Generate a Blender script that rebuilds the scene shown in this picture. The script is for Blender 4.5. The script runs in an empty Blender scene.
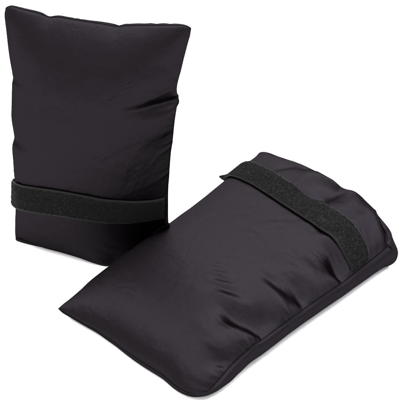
import bpy, math
import numpy as np
from mathutils import Vector

# ------------------------------------------------------------------ scene, camera, light
scene = bpy.context.scene
S = 0.00076                      # metres per working unit (about one photograph pixel at the bags)
PITCH = math.radians(36.0)
DIST = 1500.0

cam_d = bpy.data.cameras.new('camera')
cam = bpy.data.objects.new('camera', cam_d)
scene.collection.objects.link(cam)
cam.location = (0.0, -DIST * math.cos(PITCH) * S, DIST * math.sin(PITCH) * S)
cam.rotation_euler = (math.pi / 2 - PITCH, 0, 0)
cam_d.sensor_width = 36.0
cam_d.lens = 36.0 * DIST / 400.0
cam_d.clip_start = 0.05
cam_d.clip_end = 60.0
scene.camera = cam

world = bpy.data.worlds.new('World')
scene.world = world
world.use_nodes = True
bg = world.node_tree.nodes['Background']
bg.inputs['Color'].default_value = (0.95, 0.97, 1.0, 1)
bg.inputs['Strength'].default_value = 0.8

scene.view_settings.view_transform = 'Standard'
scene.view_settings.look = 'None'
scene.view_settings.exposure = 0.0
scene.view_settings.gamma = 1.0
scene.cycles.max_bounces = 8
scene.cycles.use_denoising = True


def softbox(name, loc, target, size, power, color=(1, 1, 1)):
    d = bpy.data.lights.new(name, 'AREA')
    d.shape = 'RECTANGLE'
    d.size, d.size_y = size
    d.energy = power
    d.color = color
    o = bpy.data.objects.new(name, d)
    o.location = loc
    o.rotation_euler = (Vector(target) - Vector(loc)).to_track_quat('-Z', 'Y').to_euler()
    scene.collection.objects.link(o)
    return o


softbox('softbox_overhead', (-0.2, 0.3, 1.6), (0, 0.05, 0), (3.0, 3.0), 200)
softbox('softbox_right', (1.15, 0.25, 0.95), (0.05, -0.02, 0.03), (0.55, 0.55), 18, (0.92, 0.95, 1.0))
softbox('softbox_back', (0.55, 0.80, 1.15), (0.05, 0, 0.03), (0.8, 0.7), 12, (1.0, 0.97, 0.98))
softbox('added_fill_left', (-1.3, -0.75, 0.55), (-0.1, 0.0, 0.06), (0.9, 0.7), 5, (1.0, 0.96, 0.95))  # weak fill lamp, added to brighten the standing bag's left and lower parts
softbox('softbox_front', (-0.35, -1.4, 1.0), (0, 0, 0.08), (1.5, 1.2), 20, (1.0, 0.95, 0.96))


# ------------------------------------------------------------------ photograph measurements -> world
def ray(px, py):
    f = np.array([0, math.cos(PITCH), -math.sin(PITCH)])
    r = np.array([1.0, 0, 0])
    u = np.array([0, math.sin(PITCH), math.cos(PITCH)])
    return -DIST * f, f * DIST + r * (px - 200) + u * (200 - py)


def on_height(px, py, z):
    o, d = ray(px, py)
    return o + d * ((z - o[2]) / d[2])


def on_plane(px, py, p, n):
    o, d = ray(px, py)
    return o + d * (((p - o) @ n) / (d @ n))


def resample(pts, n):
    """n+1 points evenly spaced along a polyline"""
    pts = np.array(pts, float)
    seg = np.linalg.norm(np.diff(pts, axis=0), axis=1)
    s = np.r_[0, np.cumsum(seg)] / seg.sum()
    t = np.linspace(0, 1, n + 1)
    return np.stack([np.interp(t, s, pts[:, k]) for k in range(3)], 1)


def unit(a):
    return a / (np.linalg.norm(a, axis=-1, keepdims=True) + 1e-9)


def smooth1(a, it):
    a = a.copy()
    for _ in range(it):
        a[1:-1] = 0.25 * a[:-2] + 0.5 * a[1:-1] + 0.25 * a[2:]
    return a


def coons(left, right, close, mouth):
    """left,right: (nv+1,3); close,mouth: (nu+1,3) -> (nu+1,nv+1,3)"""
    nu, nv = len(close) - 1, len(left) - 1
    u = np.linspace(0, 1, nu + 1)[:, None, None]
    v = np.linspace(0, 1, nv + 1)[None, :, None]
    a = (1 - u) * left[None] + u * right[None]
    b = (1 - v) * close[:, None] + v * mouth[:, None]
    c = ((1 - u) * (1 - v) * left[0] + u * (1 - v) * right[0]
         + (1 - u) * v * left[-1] + u * v * right[-1])
    return a + b - c


# ------------------------------------------------------------------ a small cloth solver for a stuffed two-panel bag
def project(A, B, rest, k, push=1.0):
    d = B - A
    L = np.sqrt((d * d).sum(-1)) + 1e-9
    e = (L - rest) / L
    if push != 1.0:
        e = np.where(e < 0, e * push, e)
    c = d * (0.5 * k * e)[..., None]
    A += c
    B -= c


class Panel:
    def __init__(self, X, ku, kv, bend=((2, 0.12), (4, 0.10), (7, 0.06), (11, 0.03))):
        """X flat rest map (nu+1,nv+1,3); ku,kv: (nu+1,nv+1) slack factors of the cloth across / along"""
        self.X = X.copy()
        self.P = X.copy()
        self.cons = []
        n, m = X.shape[:2]
        g = self.X

        def rl(A, B, f):
            return np.linalg.norm(B - A, axis=-1) * f
        # stretch
        for s in (0, 1):
            a = slice(s, n - 1, 2); b = slice(s + 1, n, 2)
            self.cons.append((a, slice(None), b, slice(None), rl(g[a], g[b], 0.5 * (ku[a] + ku[b])), 1.0, 1.0))
        for s in (0, 1):
            a = slice(s, m - 1, 2); b = slice(s + 1, m, 2)
            self.cons.append((slice(None), a, slice(None), b,
                              rl(g[:, a], g[:, b], 0.5 * (kv[:, a] + kv[:, b])), 1.0, 1.0))
        # shear
        ks = np.sqrt(0.5 * (ku ** 2 + kv ** 2))
        for s in (0, 1):
            a = slice(s, n - 1, 2); b = slice(s + 1, n, 2)
            for ja, jb in ((slice(0, m - 1), slice(1, m)), (slice(1, m), slice(0, m - 1))):
                self.cons.append((a, ja, b, jb, rl(g[a, ja], g[b, jb], 0.5 * (ks[a, ja] + ks[b, jb])), 0.35, 1.0))
        # bending: only resists folding up
        for st, kb in bend:
            for s in range(2 * st):
                a = np.arange(s, n - st, 2 * st)
                if len(a) and s < st * 2:
                    pass
            for s in range(st * 2):
                a0 = list(range(s, n - st, 2 * st))
                if a0:
                    a = slice(a0[0], a0[-1] + 1, 2 * st); b = slice(a0[0] + st, a0[-1] + st + 1, 2 * st)
                    self.cons.append((a, slice(None), b, slice(None),
                                      rl(g[a], g[b], 0.5 * (ku[a] + ku[b])), kb, 1.0))
                a0 = list(range(s, m - st, 2 * st))
                if a0:
                    a = slice(a0[0], a0[-1] + 1, 2 * st); b = slice(a0[0] + st, a0[-1] + st + 1, 2 * st)
                    self.cons.append((slice(None), a, slice(None), b,
                                      rl(g[:, a], g[:, b], 0.5 * (kv[:, a] + kv[:, b])), kb, 1.0))

    def solve(self):
        P = self.P
        for (ia, ja, ib, jb, rest, k, push) in self.cons:
            A = P[ia, ja]; B = P[ib, jb]
            project(A, B, rest, k, push)

    def normals(self):
        P = self.P
        du = np.gradient(P, axis=0); dv = np.gradient(P, axis=1)
        return np.cross(du, dv)


def stitch(F, K):
    for sl in ((0, slice(None)), (-1, slice(None)), (slice(None), 0)):
        m = 0.5 * (F[sl] + K[sl])
        F[sl] = m; K[sl] = m


def simulate(F, K, steps, press, grav, goals, floor, extra=None, damp=0.93, fill=None):
    vF = np.zeros_like(F.P); vK = np.zeros_like(K.P)
    for it in range(steps):
        ramp = min(1.0, it / (0.4 * steps))
        oF = F.P.copy(); oK = K.P.copy()
        nF = F.normals(); nK = K.normals()
        if fill:                                   # loose filling: the push fades out towards its surface
            pF = np.clip((fill - F.P[..., 2:]) / fill, -0.15, 1.0) * 1.6
            pK = np.clip((fill - K.P[..., 2:]) / fill, -0.15, 1.0) * 1.6
        else:
            pF = pK = 1.0
        F.P += vF * damp + press[0] * ramp * pF * nF
        K.P += vK * damp - press[1] * ramp * pK * nK
        F.P[..., 2] -= grav; K.P[..., 2] -= grav
        for _ in range(3):
            F.solve(); K.solve()
            stitch(F.P, K.P)
            for (pan, sl, tgt, k) in goals:
                P = pan.P
                P[sl] += (tgt - P[sl]) * k
            stitch(F.P, K.P)
            if floor is not None:
                for P in (F.P, K.P):
                    np.maximum(P[..., 2], floor, out=P[..., 2])
            if extra:
                extra(F.P, K.P)
        vF = F.P - oF; vK = K.P - oK
        for v in (vF, vK):
            L = np.linalg.norm(v, axis=-1, keepdims=True)
            v *= np.minimum(1.0, 1.5 / (L + 1e-9))


def report(nm, F):
    for (ia, ja, ib, jb, rest, k, push) in F.cons[:4]:
        L = np.linalg.norm(F.P[ia, ja] - F.P[ib, jb], axis=-1) / rest
        print(nm, 'strain', L.mean(), np.percentile(L, 95), L.max())


def sstep(x):
    x = np.clip(x, 0, 1)
    return x * x * (3 - 2 * x)


def bump(x, c, w):
    return np.exp(-((x - c) / w) ** 2)


def smooth_noise(shape, cell, seed):
    rng = np.random.default_rng(seed)
    n, m = shape
    g = rng.standard_normal((int(n / cell) + 4, int(m / cell) + 4))
    xi = np.arange(n) / cell; yi = np.arange(m) / cell
    x0 = xi.astype(int); y0 = yi.astype(int)
    fx = (xi - x0); fy = (yi - y0)
    fx = (fx * fx * (3 - 2 * fx))[:, None]; fy = (fy * fy * (3 - 2 * fy))[None]
    a = g[np.ix_(x0, y0)]; b = g[np.ix_(x0 + 1, y0)]; c = g[np.ix_(x0, y0 + 1)]; d = g[np.ix_(x0 + 1, y0 + 1)]
    return (a * (1 - fx) + b * fx) * (1 - fy) + (c * (1 - fx) + d * fx) * fy


# ------------------------------------------------------------------ materials
def new_mat(name):
    m = bpy.data.materials.new(name)
    m.use_nodes = True
    nt = m.node_tree
    return m, nt, nt.nodes['Principled BSDF']


def nylon_material():
    m, nt, b = new_mat('black_nylon')
    N, L = nt.nodes.new, nt.links.new
    uv = N('ShaderNodeUVMap')
    # woven threads: two crossed waves in cloth millimetres
    def wave(rot, scale):
        mp = N('ShaderNodeMapping'); mp.inputs['Rotation'].default_value = (0, 0, rot)
        L(uv.outputs['UV'], mp.inputs['Vector'])
        w = N('ShaderNodeTexWave'); w.wave_type = 'BANDS'; w.bands_direction = 'X'
        w.inputs['Scale'].default_value = scale
        w.inputs['Distortion'].default_value = 0.6
        w.inputs['Detail'].default_value = 1.0
        w.inputs['Detail Scale'].default_value = 0.6
        L(mp.outputs['Vector'], w.inputs['Vector'])
        return w
    w1 = wave(0.0, 0.29); w2 = wave(math.pi / 2, 0.29)
    mul = N('ShaderNodeMath'); mul.operation = 'MULTIPLY'
    L(w1.outputs['Fac'], mul.inputs[0]); L(w2.outputs['Fac'], mul.inputs[1])
    no = N('ShaderNodeTexNoise'); no.inputs['Scale'].default_value = 0.035; no.inputs['Detail'].default_value = 6
    L(uv.outputs['UV'], no.inputs['Vector'])
    bp = N('ShaderNodeBump'); bp.inputs['Strength'].default_value = 0.22; bp.inputs['Distance'].default_value = 0.0004
    L(mul.outputs[0], bp.inputs['Height'])
    # crinkles the cloth keeps from being folded: ridged noise
    cn = N('ShaderNodeTexNoise'); cn.inputs['Scale'].default_value = 0.042; cn.inputs['Detail'].default_value = 3.5
    cn.inputs['Distortion'].default_value = 0.5
    L(uv.outputs['UV'], cn.inputs['Vector'])
    m1 = N('ShaderNodeMath'); m1.operation = 'SUBTRACT'; m1.inputs[1].default_value = 0.5
    m2 = N('ShaderNodeMath'); m2.operation = 'ABSOLUTE'
    L(cn.outputs['Fac'], m1.inputs[0]); L(m1.outputs[0], m2.inputs[0])
    bp3 = N('ShaderNodeBump'); bp3.inputs['Strength'].default_value = 0.20; bp3.inputs['Distance'].default_value = 0.006
    L(m2.outputs[0], bp3.inputs['Height'])
    bp2 = N('ShaderNodeBump'); bp2.inputs['Strength'].default_value = 0.25; bp2.inputs['Distance'].default_value = 0.002
    L(no.outputs['Fac'], bp2.inputs['Height']); L(bp3.outputs['Normal'], bp2.inputs['Normal']); L(bp2.outputs['Normal'], bp.inputs['Normal'])
    di = N('ShaderNodeBsdfDiffuse'); gl = N('ShaderNodeBsdfGlossy'); ad = N('ShaderNodeAddShader')
    gl.inputs['Color'].default_value = (0.0088, 0.0077, 0.0092, 1)
    gl.inputs['Roughness'].default_value = 0.46
    gl.inputs['Anisotropy'].default_value = 0.55; gl.inputs['Rotation'].default_value = 0.25
    tg = N('ShaderNodeTangent'); tg.direction_type = 'UV_MAP'; tg.uv_map = 'UVMap'
    L(tg.outputs['Tangent'], gl.inputs['Tangent'])
    for q in (di, gl):
        L(bp.outputs['Normal'], q.inputs['Normal'])
    L(di.outputs[0], ad.inputs[0]); L(gl.outputs[0], ad.inputs[1])
    out = nt.nodes['Material Output']
    L(ad.outputs[0], out.inputs['Surface'])
    nt.nodes.remove(b)
    cr = N('ShaderNodeValToRGB')
    cr.color_ramp.elements[0].color = (0.0005, 0.0004, 0.0005, 1)
    cr.color_ramp.elements[1].color = (0.0026, 0.00155, 0.0020, 1)
    L(mul.outputs[0], cr.inputs['Fac'])
    L(cr.outputs['Color'], di.inputs['Color'])
    return m


def loop_tape_material():
    m, nt, b = new_mat('black_loop_tape')
    N, L = nt.nodes.new, nt.links.new
    tc = N('ShaderNodeTexCoord')
    no = N('ShaderNodeTexNoise'); no.inputs['Scale'].default_value = 1400; no.inputs['Detail'].default_value = 4
    L(tc.outputs['Object'], no.inputs['Vector'])
    cr = N('ShaderNodeValToRGB')
    cr.color_ramp.elements[0].position = 0.35; cr.color_ramp.elements[1].position = 0.7
    cr.color_ramp.elements[0].color = (0.0018, 0.0016, 0.0019, 1)
    cr.color_ramp.elements[1].color = (0.0034, 0.0030, 0.0036, 1)
    L(no.outputs['Fac'], cr.inputs['Fac']); L(cr.outputs['Color'], b.inputs['Base Color'])
    bp = N('ShaderNodeBump'); bp.inputs['Strength'].default_value = 0.8; bp.inputs['Distance'].default_value = 0.0006
    L(no.outputs['Fac'], bp.inputs['Height']); L(bp.outputs['Normal'], b.inputs['Normal'])
    b.inputs['Roughness'].default_value = 0.85
    b.inputs['Specular IOR Level'].default_value = 0.15
    return m


def plain_material(name, col, rough, spec):
    m, nt, b = new_mat(name)
    N, L = nt.nodes.new, nt.links.new
    tc = N('ShaderNodeTexCoord')
    no = N('ShaderNodeTexNoise'); no.inputs['Scale'].default_value = 300
    L(tc.outputs['Object'], no.inputs['Vector'])
    mx = N('ShaderNodeMix'); mx.data_type = 'RGBA'
    mx.inputs['A'].default_value = (*[c * 0.85 for c in col], 1)
    mx.inputs['B'].default_value = (*[c * 1.12 for c in col], 1)
    L(no.outputs['Fac'], mx.inputs['Factor']); L(mx.outputs['Result'], b.inputs['Base Color'])
    b.inputs['Roughness'].default_value = rough
    b.inputs['Specular IOR Level'].default_value = spec
    return m


NYLON = nylon_material()
TAPE = loop_tape_material()
EDGE = plain_material('black_tape_edge', (0.012, 0.012, 0.014), 0.6, 0.3)
THREAD = plain_material('black_thread', (0.0016, 0.0015, 0.0018), 0.9, 0.03)
PAPER = plain_material('white_paper_sweep', (0.82, 0.82, 0.82), 0.9, 0.1)


# ------------------------------------------------------------------ mesh builders
def link_mesh(name, verts, faces, mat, parent=None, uvs=None, origin=(0, 0, 0), crease=None, subdiv=0):
    me = bpy.data.meshes.new(name)
    o3 = np.array(origin)
    me.from_pydata([tuple((np.array(v) - o3) * S) for v in verts], [], faces)
    me.polygons.foreach_set('use_smooth', [True] * len(me.polygons))
    if uvs is not None:
        ul = me.uv_layers.new(name='UVMap')
        ul.data.foreach_set('uv', np.array(uvs, float).ravel())
    if crease:
        at = me.attributes.new('crease_edge', 'FLOAT', 'EDGE')
        vals = np.zeros(len(me.edges))
        for k, e in enumerate(me.edges):
            a, b = e.vertices
            if a in crease and b in crease:
                vals[k] = crease[a]
        at.data.foreach_set('value', vals)
        sh = me.attributes.new('sharp_edge', 'BOOLEAN', 'EDGE')
        sh.data.foreach_set('value', vals > 0.5)
    me.materials.append(mat)
    me.update()
    ob = bpy.data.objects.new(name, me)
    scene.collection.objects.link(ob)
    if parent is not None:
        ob.parent = parent
    if subdiv:
        md = ob.modifiers.new('subdivision', 'SUBSURF'); md.levels = subdiv; md.render_levels = subdiv
    return ob


def seam_groove(F, K, depth):
    """draw the sewn edge inwards so the two panels puff up on either side of it"""
    for sl, s1 in (((0, slice(None)), (2, slice(None))), ((-1, slice(None)), (-3, slice(None))),
                   ((slice(None), 0), (slice(None), 2))):
        inn = 0.5 * (F[s1] + K[s1]) - F[sl]
        L = np.linalg.norm(inn, axis=-1, keepdims=True) + 1e-6
        for _ in range(4):
            inn = smooth1(inn, 1)
        mv = inn / L * np.minimum(depth, 0.6 * L)
        F[sl] += mv; K[sl] = F[sl]


def fold(u, v, uc, vc, wu, wv, ang=0.0):
    """weight of one local fold running across from (uc, vc)"""
    return bump(u, uc, wu) * bump(v - ang * (u - uc), vc, wv)


def shell_mesh(F, K, size, hem=14.0):
    """verts/faces/uvs of the closed pouch, its mouth hemmed inwards"""
    n, m = F.shape[:2]
    verts = []; idF = -np.ones((n, m), int); idK = -np.ones((n, m), int); uvv = []
    W, H = size
    for i in range(n):
        for j in range(m):
            idF[i, j] = len(verts); verts.append(F[i, j]); uvv.append((i / (n - 1) * W, j / (m - 1) * H))
    for i in range(n):
        for j in range(m):
            if i in (0, n - 1) or j == 0:
                idK[i, j] = idF[i, j]
            else:
                idK[i, j] = len(verts); verts.append(K[i, j]); uvv.append((i / (n - 1) * W, -j / (m - 1) * H))
    faces = []
    for i in range(n - 1):
        for j in range(m - 1):
            faces.append((idF[i, j], idF[i + 1, j], idF[i + 1, j + 1], idF[i, j + 1]))
            faces.append((idK[i, j], idK[i, j + 1], idK[i + 1, j + 1], idK[i + 1, j]))
    # hem: both mouth edges roll in and run back inside
    c = 0.5 * (F + K)
    prevF, prevK = idF[:, -1], idK[:, -1]
    for q, (back, inn) in enumerate(((-0.6, 0.9), (0.6, 1.8), (5.0, 2.2), (hem, 2.6))):
        curF = np.zeros(n, int); curK = np.zeros(n, int)
        for i in range(n):
            for which in (0, 1):
                P = F if which == 0 else K
                if which == 1 and i in (0, n - 1):
                    curK[i] = curF[i]; continue
                dv = P[i, -1] - P[i, -4]; dv = dv / (np.linalg.norm(dv) + 1e-9)
                inw = c[i, -1] - P[i, -1]; L = np.linalg.norm(inw)
                inw = inw / L * min(inn, L * 0.8) if L > 1e-6 else inw * 0
                if q >= 2:
                    jj = max(m - 1 - int(back / H * (m - 1)), 0)
                    pos = P[i, jj] + inw
                else:
                    pos = P[i, -1] - dv * back + inw
                (curF if which == 0 else curK)[i] = len(verts)
                verts.append(pos); uvv.append((i / (n - 1) * W, (H - back) * (1 if which == 0 else -1)))
        for i in range(n - 1):
            faces.append((prevF[i], prevF[i + 1], curF[i + 1], curF[i]))
            if i == 0:
                f = [prevK[0], curK[0], curK[1], prevK[1]]
            else:
                f = [prevK[i], curK[i], curK[i + 1], prevK[i + 1]]
            faces.append(tuple(f))
        prevF, prevK = curF, curK
    crease = {}
    for j in range(m):
        crease[idF[0, j]] = 1.0; crease[idF[n - 1, j]] = 1.0
    for i in range(n):
        crease[idF[i, 0]] = 1.0
    uvs = [uvv[v] for f in faces for v in f]
    return verts, faces, uvs, crease


def bilerp(P, u, v):
    n, m = P.shape[:2]
    x = np.clip(u, 0, 1) * (n - 1); y = np.clip(v, 0, 1) * (m - 1)
    i = np.minimum(x.astype(int), n - 2); j = np.minimum(y.astype(int), m - 2)
    fx = (x - i)[..., None]; fy = (y - j)[..., None]
    return (P[i, j] * (1 - fx) + P[i + 1, j] * fx) * (1 - fy) + (P[i, j + 1] * (1 - fx) + P[i + 1, j + 1] * fx) * fy


def add_pile(verts, faces, top, Nn, count, seed):
    """the fuzzy loops of the tape: thousands of tiny bent threads standing on its face"""
    rng = np.random.default_rng(seed)
    a, b = top.shape[:2]
    u = rng.uniform(0.005, 0.995, count); v = rng.uniform(0.055, 0.945, count)
    P = bilerp(top, u, v); N = unit(bilerp(Nn, u, v))
    T = unit(bilerp(unit(np.gradient(top, axis=0)), u, v)); Bn = np.cross(N, T)
    ang = rng.uniform(0, 2 * math.pi, count)
    D = T * np.cos(ang)[:, None] + Bn * np.sin(ang)[:, None]
    E = np.cross(N, D)
    h = rng.uniform(0.35, 0.95, count)[:, None]; w = rng.uniform(0.4, 0.9, count)[:, None]
    r = 0.08
    skew = rng.uniform(-0.5, 0.5, count)[:, None]
    base = len(verts)
    rings = []
    for t in np.linspace(0, math.pi, 5):
        c = P + D * (-math.cos(t) * w) + N * (math.sin(t) * h - 0.15) + E * (math.sin(t) * skew)
        nrm = D * -math.cos(t) + N * math.sin(t)
        for k in range(3):
            q = 2 * math.pi * k / 3
            rings.append(c + r * (nrm * math.cos(q) + E * math.sin(q)))
    A = np.stack(rings, 1)                      # count, 15, 3
    verts.extend(list(A.reshape(-1, 3)))
    for i in range(count):
        o = base + i * 15
        for g in range(4):
            for k in range(3):
                k2 = (k + 1) % 3
                faces.append((o + g * 3 + k, o + g * 3 + k2, o + g * 3 + 3 + k2, o + g * 3 + 3 + k))


def strap_mesh(C, Nn, thick):
    """C: (a, b, 3) centre sheet along x across, Nn outward normals -> closed slab with a raised pile and thin selvedges"""
    a, b = C.shape[:2]
    w = np.linspace(-1, 1, b)
    prof = np.where(np.abs(w) > 0.9, 0.55, 1.0)
    top = C + Nn * (thick * prof)[None, :, None]
    bot = C.copy()
    verts = list(top.reshape(-1, 3)) + list(bot.reshape(-1, 3))
    T = np.arange(a * b).reshape(a, b); Bt = T + a * b
    faces = []
    for i in range(a - 1):
        for j in range(b - 1):
            faces.append((T[i, j], T[i + 1, j], T[i + 1, j + 1], T[i, j + 1]))
            faces.append((Bt[i, j], Bt[i, j + 1], Bt[i + 1, j + 1], Bt[i + 1, j]))
        faces.append((T[i, 0], Bt[i, 0], Bt[i + 1, 0], T[i + 1, 0]))
        faces.append((T[i, -1], T[i + 1, -1], Bt[i + 1, -1], Bt[i, -1]))
    for j in range(b - 1):
        faces.append((T[0, j], T[0, j + 1], Bt[0, j + 1], Bt[0, j]))
        faces.append((T[-1, j], Bt[-1, j], Bt[-1, j + 1], T[-1, j + 1]))
    return verts, faces


def tube(path, r, sides=6):
    path = np.array(path); n = len(path)
    t = np.gradient(path, axis=0); t /= np.linalg.norm(t, axis=1, keepdims=True) + 1e-9
    verts = []; faces = []
    up = np.array([0.13, 0.21, 0.97])
    for i in range(n):
        x = np.cross(t[i], up); x /= np.linalg.norm(x) + 1e-9
        y = np.cross(t[i], x)
        for k in range(sides):
            a = 2 * math.pi * k / sides
            verts.append(path[i] + r * (math.cos(a) * x + math.sin(a) * y))
    for i in range(n - 1):
        for k in range(sides):
            k2 = (k + 1) % sides
            faces.append((i * sides + k, i * sides + k2, (i + 1) * sides + k2, (i + 1) * sides + k))
    faces.append(tuple(range(sides - 1, -1, -1)))
    faces.append(tuple((n - 1) * sides + k for k in range(sides)))
    return verts, faces


def dashes(paths, r=0.17, on=2.4, off=0.9):
    """a row of stitches along each path"""
    V, Fc = [], []
    for p in paths:
        p = np.array(p); seg = np.linalg.norm(np.diff(p, axis=0), axis=1); s = np.r_[0, np.cumsum(seg)]
        q = 0.0
        while q + on < s[-1]:
            t = np.linspace(q, q + on, 4)
            pts = np.stack([np.interp(t, s, p[:, k]) for k in range(3)], 1)
            v, f = tube(pts, r, 5)
            Fc += [tuple(i + len(V) for i in ff) for ff in f]; V += v
            q += on + off
    return V, Fc


def bag_root(label, loc):
    e = bpy.data.objects.new('padded_bag', None)
    e.empty_display_size = 0.03
    e.location = tuple(np.array(loc) * S)
    scene.collection.objects.link(e)
    e['label'] = label
    e['category'] = 'padded bag'
    e['group'] = 'black padded bags with hook-and-loop straps'
    return e


# ------------------------------------------------------------------ the setting
def build_floor():
    # one white paper sweep: flat under the bags, curving up far behind
    verts, faces = [], []
    prof = [(-4200, 0), (-2000, 0), (0, 0), (1500, 0), (3000, 0)]
    for k in range(1, 13):
        a = k / 12 * math.pi / 2
        prof.append((3000 + 900 * math.sin(a), 900 - 900 * math.cos(a)))
    prof.append((3900, 3200))
    xs = np.linspace(-4500, 4500, 9)
    for (y, z) in prof:
        for x in xs:
            verts.append((x, y, z))
    nx = len(xs)
    for r in range(len(prof) - 1):
        for c in range(nx - 1):
            faces.append((r * nx + c, r * nx + c + 1, (r + 1) * nx + c + 1, (r + 1) * nx + c))
    o = link_mesh('floor', verts, faces, PAPER)
    o['kind'] = 'structure'


build_floor()


# ------------------------------------------------------------------ lying bag
BFOLDS = [  # across, along, reach, width, slack, slant
    (1.0, 0.075, 0.12, 0.022, 0.10, -0.10), (1.0, 0.15, 0.22, 0.028, 0.18, -0.23), (1.0, 0.235, 0.42, 0.042, 0.34, -0.38),
    (1.0, 0.29, 0.14, 0.018, 0.14, -0.30), (1.0, 0.415, 0.22, 0.030, 0.18, -0.30), (1.0, 0.50, 0.12, 0.020, 0.10, -0.20),
    (1.0, 0.685, 0.40, 0.040, 0.32, -0.42), (0.0, 0.36, 0.14, 0.050, 0.05, 0.00), (1.0, 0.94, 0.42, 0.028, 0.18, -0.10),
    (0.55, 1.0, 0.22, 0.05, 0.05, 0.3)]
BMOUTH = [(0.62, 0.035, 0.28), (0.30, 0.03, 0.16), (0.83, 0.03, 0.20), (0.14, 0.022, 0.14), (0.46, 0.026, 0.18), (0.72, 0.022, 0.16)]


def build_lying_bag():
    nu, nv = 68, 112
    # seam line read off the photograph, each point with its height above the paper
    def H(*pts):
        return [on_height(*p) for p in pts]
    close = H((54.5, 309, 9), (78, 319, 8), (100, 328, 8), (120, 339, 8), (145, 356, 8), (165, 369.5, 8), (178, 383, 9), (190, 392.5, 9), (199.5, 396, 9))
    right = H((199.5, 396, 9), (211, 391, 12), (218, 378, 17), (226, 363.5, 22), (238, 351, 26), (252, 338, 27), (280, 317.5, 27), (305, 299, 27),
              (342, 275, 26), (365, 259, 25), (391, 240, 24))
    left = H((54.5, 309, 9), (70, 298, 13), (100, 274, 18), (140, 244, 22), (180, 217, 24), (215, 189, 26), (238, 170, 27), (256, 156, 27))
    cl = smooth1(resample(close, nu), 3); ri = smooth1(resample(right, nv), 4); le = smooth1(resample(left, nv), 4)
    wd = unit(ri[0] - le[0]); ld = unit(ri[-1] - ri[0])
    ri += wd * (7.0 * np.sin(np.pi * np.linspace(0, 1, nv + 1)) ** 0.8)[:, None]      # the filling pulls the seams in again
    cl -= ld * (8.0 * np.sin(np.pi * np.linspace(0, 1, nu + 1)))[:, None]
    mo = resample([le[-1], ri[-1]], nu)
    X = coons(le, ri, cl, mo)
    u = np.linspace(0, 1, nu + 1)[:, None]; v = np.linspace(0, 1, nv + 1)[None]
    side = np.minimum(u, 1 - u) + 0 * v
    # slack of the cloth: dome across, puckers along the side seams
    nz = smooth_noise((nu + 1, nv + 1), 7, 3)
    puck = 0 * side
    for (uc, vc, wu, wv, a, ang) in BFOLDS:
        puck = puck + a * fold(u, v, uc, vc, wu, wv, ang)
    ku = 1.0 + (0.055 + 0.012 * nz) * sstep(v / 0.30)
    kv = 1.0 + 0.022 * np.sin(np.pi * u) + 1.25 * puck + 0 * v + 0.010 * smooth_noise((nu + 1, nv + 1), 6, 9)
    
    vs = 0.865 - 0.065 * u                                    # where the strap runs
    ku = ku + 0.012 * bump(v, vs, 0.08)
    for (uc, wu, a) in BMOUTH:
        ku = ku + a * bump(u, uc + 0.25 * (v - 1), wu) * bump(v, 1.0, 0.13)
    F = Panel(X, ku, kv)
    kuK = 1.0 + (0.12 + 0.50 * bump(u, 1.0, 0.22) + 0.12 * bump(u, 0.0, 0.2)) * np.clip(v / 0.15, 0.12, 1) + 0.01 * smooth_noise((nu + 1, nv + 1), 7, 5)
    kvK = 1.0 + 0.02 * np.sin(np.pi * u) + 0.20 * bump(v, 0.0, 0.08) * np.sin(np.pi * u) ** 0.5 + 0 * v
    K = Panel(X, kuK, kvK)
    for (uc, vc, wu, wv, a, ang) in BFOLDS:
        F.P[..., 2] -= 34 * a * fold(u, v, uc, vc, wu, wv * 0.8, ang)
    for (uc, wu, a) in BMOUTH:
        F.P[..., 2] -= 22 * a * bump(u, uc + 0.25 * (v - 1), wu) * bump(v, 1.0, 0.13)
    F.P[..., 2] += 14 * np.sin(np.pi * u) * np.sin(np.pi * np.minimum(v * 1.0 + 0.02, 1) * 0.85)
    K.P[..., 2] -= 6 * np.sin(np.pi * u) * np.sin(np.pi * np.minimum(v * 1.0 + 0.02, 1) * 0.85)
    rng = np.random.default_rng(4)
    F.P += rng.normal(0, 0.25, F.P.shape); K.P += rng.normal(0, 0.25, K.P.shape)
    # mouth: the upper hem arches, the lower hem lies near the paper and pokes out a little
    up = np.array(H((256, 154, 30), (261, 150.5, 36), (268, 151.5, 40), (280, 157, 45), (300, 163, 49), (318, 171.5, 50), (333, 180, 51), (341, 186.5, 46), (356, 190, 46), (372, 206, 40), (390, 230, 33), (392, 238, 26)))
    upc = smooth1(resample(up, nu), 1)
    lo = np.array(H((256, 160, 22), (300, 190, 6), (350, 235, 3), (384, 264, 3), (397, 253, 8), (396, 246, 17)))
    loc_ = smooth1(resample(lo, nu), 3)
    goals = [
        (F, (slice(None), 0), cl, 0.4), (F, (0, slice(None)), le, 0.3), (F, (-1, slice(None)), ri, 0.4),
        (F, (slice(1, -1), -1), upc[1:-1], 0.25), (K, (slice(1, -1), -1), loc_[1:-1], 0.25),
    ]
    simulate(F, K, 300, (0.008, 0.007), 0.012, goals, 0.9, None, 0.93, 57.0)
    report('B', F); return F.P, K.P, vs


FB, KB, VS = build_lying_bag()


def height_field(P, res=4.0):
    lo = P.reshape(-1, 3)[:, :2].min(0) - 8; hi = P.reshape(-1, 3)[:, :2].max(0) + 8
    n = ((hi - lo) / res).astype(int) + 1
    g = np.zeros(n)
    U, V = np.meshgrid(np.linspace(0, 1, 220), np.linspace(0, 1, 320), indexing='ij')
    q = bilerp(P, U, V).reshape(-1, 3)
    ij = ((q[:, :2] - lo) / res).astype(int)
    np.maximum.at(g, (ij[:, 0], ij[:, 1]), q[:, 2])
    return lo, res, g


HB = height_field(FB)


def b_height(P):
    lo, res, g = HB
    ij = np.floor((P[..., :2] - lo) / res).astype(int)
    ok = (ij[..., 0] >= 0) & (ij[..., 1] >= 0) & (ij[..., 0] < g.shape[0]) & (ij[..., 1] < g.shape[1])
    i = np.clip(ij[..., 0], 0, g.shape[0] - 1); j = np.clip(ij[..., 1], 0, g.shape[1] - 1)
    return np.where(ok, g[i, j], 0.0)


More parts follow.
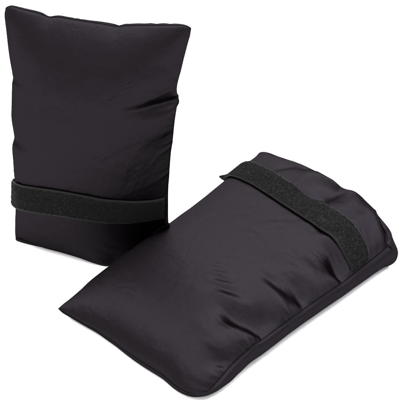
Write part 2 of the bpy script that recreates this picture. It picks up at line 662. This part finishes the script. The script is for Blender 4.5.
# ------------------------------------------------------------------ standing bag
AFOLDS = [
    (1.0, 0.335, 0.26, 0.032, 0.42, 0.10), (1.0, 0.66, 0.12, 0.03, 0.12, 0.0), (0.0, 0.28, 0.12, 0.028, 0.16, 0.0),
    (0.0, 0.535, 0.13, 0.028, 0.16, 0.0), (0.0, 0.66, 0.12, 0.03, 0.10, 0.2), (1.0, 0.52, 0.10, 0.03, 0.08, -0.2), (1.0, 0.30, 0.12, 0.018, 0.14, 0.5)]
ATOP = [(0.245, 0.0, 0.030, 0.10, 0.08), (0.61, 0.0, 0.026, 0.07, 0.08), (0.40, 0.0, 0.02, 0.05, 0.05)]


def build_standing_bag():
    nu, nv = 68, 104
    g0 = on_height(15, 241, 1.0); g1 = on_height(166, 268, 1.0)
    e = (g1 - g0); e[2] = 0; e /= np.linalg.norm(e)
    back = np.array([-e[1], e[0], 0.0])
    lean = math.radians(4)
    up = np.array([0, 0, 1.0]) * math.cos(lean) + back * math.sin(lean)
    n = np.cross(up, e); n /= np.linalg.norm(n)            # towards the camera?
    if n @ np.array([0, -1.0, 0]) < 0:
        n = -n

    def L(*pts):
        return [on_plane(x, y, g0, n) for x, y in pts]
    left = L((8.5, 10.5), (6, 18), (8.5, 40), (10.5, 60), (13.5, 75), (12, 92), (12, 118), (14.5, 134), (12.5, 148), (14, 165), (15, 180), (15.5, 205), (15, 222), (13, 243))
    right = L((190.5, 30.5), (189.5, 37), (186, 52), (181.5, 70), (177.5, 88), (178, 100), (175, 125), (171.5, 150), (170, 168), (168.5, 185), (168, 205), (166, 236))
    close = L((8.5, 10.5), (15, 7), (28, 11), (45, 15), (52, 18.5), (60, 17.5), (75, 20), (100, 24), (116, 27), (122, 26.5), (150, 26), (178, 26), (185, 26.5), (190.5, 30.5))
    mouth = L((13, 243), (40, 247.5), (70, 252), (95, 256), (112, 258), (135, 253.5), (152, 246), (166, 236))
    cl = smooth1(resample(close, nu), 2); le = smooth1(resample(left, nv), 2); ri = smooth1(resample(right, nv), 3); mo = smooth1(resample(mouth, nu), 4)
    le -= e * 3.5; ri += e * 2.5; ri[:8] += (e * 1.2 + up * 3.0) * np.linspace(1, 0, 8)[:, None]; le[:8] += up * 3.0 * np.linspace(1, 0, 8)[:, None]; cl += up * 3.0; cl += e * np.linspace(-3.5, 2.5, nu + 1)[:, None]
    mo += e * np.linspace(-2, 0, nu + 1)[:, None]
    X = coons(le, ri, cl, mo)
    u = np.linspace(0, 1, nu + 1)[:, None]; v = np.linspace(0, 1, nv + 1)[None]
    side = np.minimum(u, 1 - u) + 0 * v
    ku = 1.0 + 0.036 * sstep(v / 0.22) + 0.014 * smooth_noise((nu + 1, nv + 1), 7, 23)
    kv = 1.0 + 0.016 * np.sin(np.pi * u) + 0 * v + 0.012 * np.sin(np.pi * u) * smooth_noise((nu + 1, nv + 1), 6, 29)
    
    for (uc, vc, wu, wv, a, ang) in AFOLDS:
        kv = kv + a * fold(u, v, uc, vc, wu, wv, ang)
    for (uc, vc, wu, wv, a) in ATOP:
        ku = ku + a * bump(u, uc, wu) * bump(v, vc, wv)
    vs = 0.775 + 0.068 * u - 0.10 * np.sin(np.pi * u)
    ku = ku - 0.018 * bump(v, vs, 0.09)
    F = Panel(X, ku, kv); K = Panel(X, ku + 0.01 + 0.02 * bump(v, 0.0, 0.15), kv + 0.16 * bump(v, 0.0, 0.09) * np.sin(np.pi * u) ** 0.4)
    dome = np.sin(np.pi * u) * np.sin(np.pi * np.minimum(v + 0.02, 1) * 0.9)
    for (uc, vc, wu, wv, a, ang) in AFOLDS:
        F.P -= n * (26 * a * fold(u, v, uc, vc, wu, wv * 0.8, ang))[..., None]
    for (uc, vc, wu, wv, a) in ATOP:
        F.P -= n * (20 * a * bump(u, uc, wu * 0.8) * bump(v, vc, wv))[..., None]
    F.P += n * (12 * dome)[..., None]; K.P -= n * (12 * dome)[..., None]
    rng = np.random.default_rng(8)
    F.P += rng.normal(0, 0.25, F.P.shape); K.P += rng.normal(0, 0.25, K.P.shape)
    bow = np.sin(np.pi * np.linspace(0, 1, nu + 1))[:, None]
    G = lambda *pts: [on_height(x, y, 1.0) for x, y in pts]
    fm = G((13, 243), (37, 249), (60, 253.5), (80, 259.5), (99, 267), (108, 269)) + L((121, 264), (135, 256.5), (152, 247), (166, 236))
    fm = smooth1(resample(fm, nu), 3)
    km = mo - n * 16 * bow
    km[:, 2] = mo[:, 2]
    goals = [
        (F, (slice(None), 0), cl, 0.5), (F, (0, slice(None)), le, 0.5), (F, (-1, slice(None)), ri, 0.5),
        (F, (slice(1, -1), -1), fm[1:-1], 0.2), (K, (slice(1, -1), -1), km[1:-1], 0.08),
    ]

    def avoid(FP, KP):
        for P in (FP, KP):
            h = b_height(P)
            d = np.where(P[..., 2] < h + 2.0, np.minimum(h + 2.0 - P[..., 2], 3.0), 0.0)
            P -= n * (0.6 * d)[..., None]
    simulate(F, K, 300, (-0.006, -0.006), 0.006, goals, 0.9, avoid)
    report('A', F); return F.P, K.P, n


FA, KA, NA = build_standing_bag()


# ------------------------------------------------------------------ assemble

def assemble(label, F, K, size, base, strap_fn):
    root = bag_root(label, base)
    seam_groove(F, K, 3.2)
    v, f, uv, cr = shell_mesh(F, K, size)
    body = link_mesh('body', v, f, NYLON, root, uv, base, cr, 1)
    # the cord of the sewn edge, down in its groove
    inn = 0.5 * (F + K)
    path = np.concatenate([F[0, ::-1][2:], F[1:-1, 0], F[-1, :-2]])
    nxt = np.concatenate([inn[2, ::-1][2:], inn[1:-1, 2], inn[-3, :-2]])
    path = path + unit(nxt - path) * 0.15
    v, f = tube(path, 0.55, 6)
    link_mesh('seam', v, f, THREAD, body, None, base)
    strap_fn(root, base)
    return root


def panel_normal(F, sign):
    du = np.gradient(F, axis=0); dv = np.gradient(F, axis=1)
    return unit(np.cross(du, dv)) * sign


def sheet(F, uu, vv, lift, sign, smooth):
    """a strap's centre sheet lying on the panel: uu (a,), vv (a,b)"""
    a, b = vv.shape
    U = np.repeat(uu[:, None], b, 1)
    C = bilerp(F, U, vv)
    Nn = unit(bilerp(panel_normal(F, sign), U, vv))
    for _ in range(smooth):
        Nn[1:-1] = 0.25 * Nn[:-2] + 0.5 * Nn[1:-1] + 0.25 * Nn[2:]
    Nn = unit(Nn)
    Sx = C.copy()
    for _ in range(smooth):
        Sx[1:-1] = 0.25 * Sx[:-2] + 0.5 * Sx[1:-1] + 0.25 * Sx[2:]
        Sx[:, 1:-1] = 0.25 * Sx[:, :-2] + 0.5 * Sx[:, 1:-1] + 0.25 * Sx[:, 2:]
        d = ((Sx - C) * Nn).sum(-1)
        Sx += Nn * np.maximum(0.2 - d, 0)[..., None]
    return Sx + Nn * lift, Nn


def strap_standing(root, base):
    b = 13
    half = 0.059
    uu = np.linspace(-0.0, 0.955, 90)
    w = np.linspace(-1, 1, b)
    vc = 0.775 + 0.068 * uu - 0.10 * np.sin(np.pi * uu)
    vv = vc[:, None] + half * w[None]
    C, Nn = sheet(FA, uu, vv, 1.0, np.sign((panel_normal(FA, 1).mean((0, 1)) @ NA)), 8)
    # round the left edge and along the back
    sK = np.sign((panel_normal(KA, 1).mean((0, 1)) @ -NA))
    uk = np.linspace(0.0, 0.9, 70)
    vk = (0.775 + 0.068 * uk)[:, None] + half * w[None]
    Ck, Nk = sheet(KA, uk, vk, 1.0, sK, 8)
    full = np.concatenate([Ck[::-1][:-4], C[4:]]); 
    out = unit(C[0] - C[12])
    # a standing loop where it turns
    t0 = len(Ck) - 4
    p0, p1 = full[t0 - 1], full[t0]
    mid = []
    for q in np.linspace(0, 1, 9)[1:-1]:
        mid.append(p0 * (1 - q) + p1 * q + out * 15.0 * math.sin(math.pi * q))
    full = np.concatenate([full[:t0], np.array(mid), full[t0:]])
    for _ in range(3):
        full[1:-1] = 0.25 * full[:-2] + 0.5 * full[1:-1] + 0.25 * full[2:]
    Nf = unit(np.cross(np.gradient(full, axis=0), np.gradient(full, axis=1)))
    if (Nf[-20] * Nn[-20]).sum() < 0:
        Nf = -Nf
    v, f = strap_mesh(full, Nf, 1.3)
    add_pile(v, f, full + Nf * 1.3, Nf, 22000, 1)
    st = link_mesh('strap', v, f, TAPE, root, None, base)
    top = full + Nf * 1.35
    e = len(top) - 1
    paths = [top[30:e - 1, 1], top[30:e - 1, -2], top[e - 2, 1:-1]]
    v, f = dashes(paths)
    link_mesh('stitching', v, f, THREAD, st, None, base)


def strap_lying(root, base):
    b = 13
    half = 0.051
    uu = np.linspace(0.0, 1.0, 96)
    w = np.linspace(-1, 1, b)
    vc = 0.865 - 0.065 * uu
    vv = vc[:, None] + half * w[None]
    C, Nn = sheet(FB, uu, vv, 1.2, np.sign(panel_normal(FB, 1).mean((0, 1))[2]), 22)
    C -= Nn * (3.2 * bump(uu, 1.0, 0.025))[:, None, None]
    tail = C[0] - C[8]; tail[:, 2] *= 0.35; tail = unit(tail)
    ext = np.stack([C[0] + tail * q + np.array([0, 0, 1.0]) * 0.02 * q * q for q in np.linspace(10, 1.2, 9)])
    for k in range(9):                       # the loose end tapers
        q = (9 - k) / 9.0
        ext[k] = ext[k, :1] + (ext[k] - ext[k, :1]) * (1 - 0.92 * q ** 0.7)
    C = np.concatenate([ext, C]); Nn = np.concatenate([np.repeat(Nn[:1], 9, 0), Nn])
    v, f = strap_mesh(C, Nn, 1.3)
    add_pile(v, f, C + Nn * 1.3, Nn, 17000, 2)
    st = link_mesh('strap', v, f, TAPE, root, None, base)
    top = C + Nn * 1.1
    v, f = dashes([top[3:-3, 1], top[3:-3, -2]])
    link_mesh('stitching', v, f, THREAD, st, None, base)


cB = FB.reshape(-1, 3).mean(0); cA = FA.reshape(-1, 3).mean(0)
assemble('black padded nylon bag lying flat in front, strap across its far open end', FB, KB, (190, 300),
         np.array([cB[0], cB[1], 0]), strap_lying)
assemble('black padded nylon bag standing upright behind the lying one, strap fastened low across its front', FA, KA, (180, 270),
         np.array([cA[0], cA[1], 0]), strap_standing)
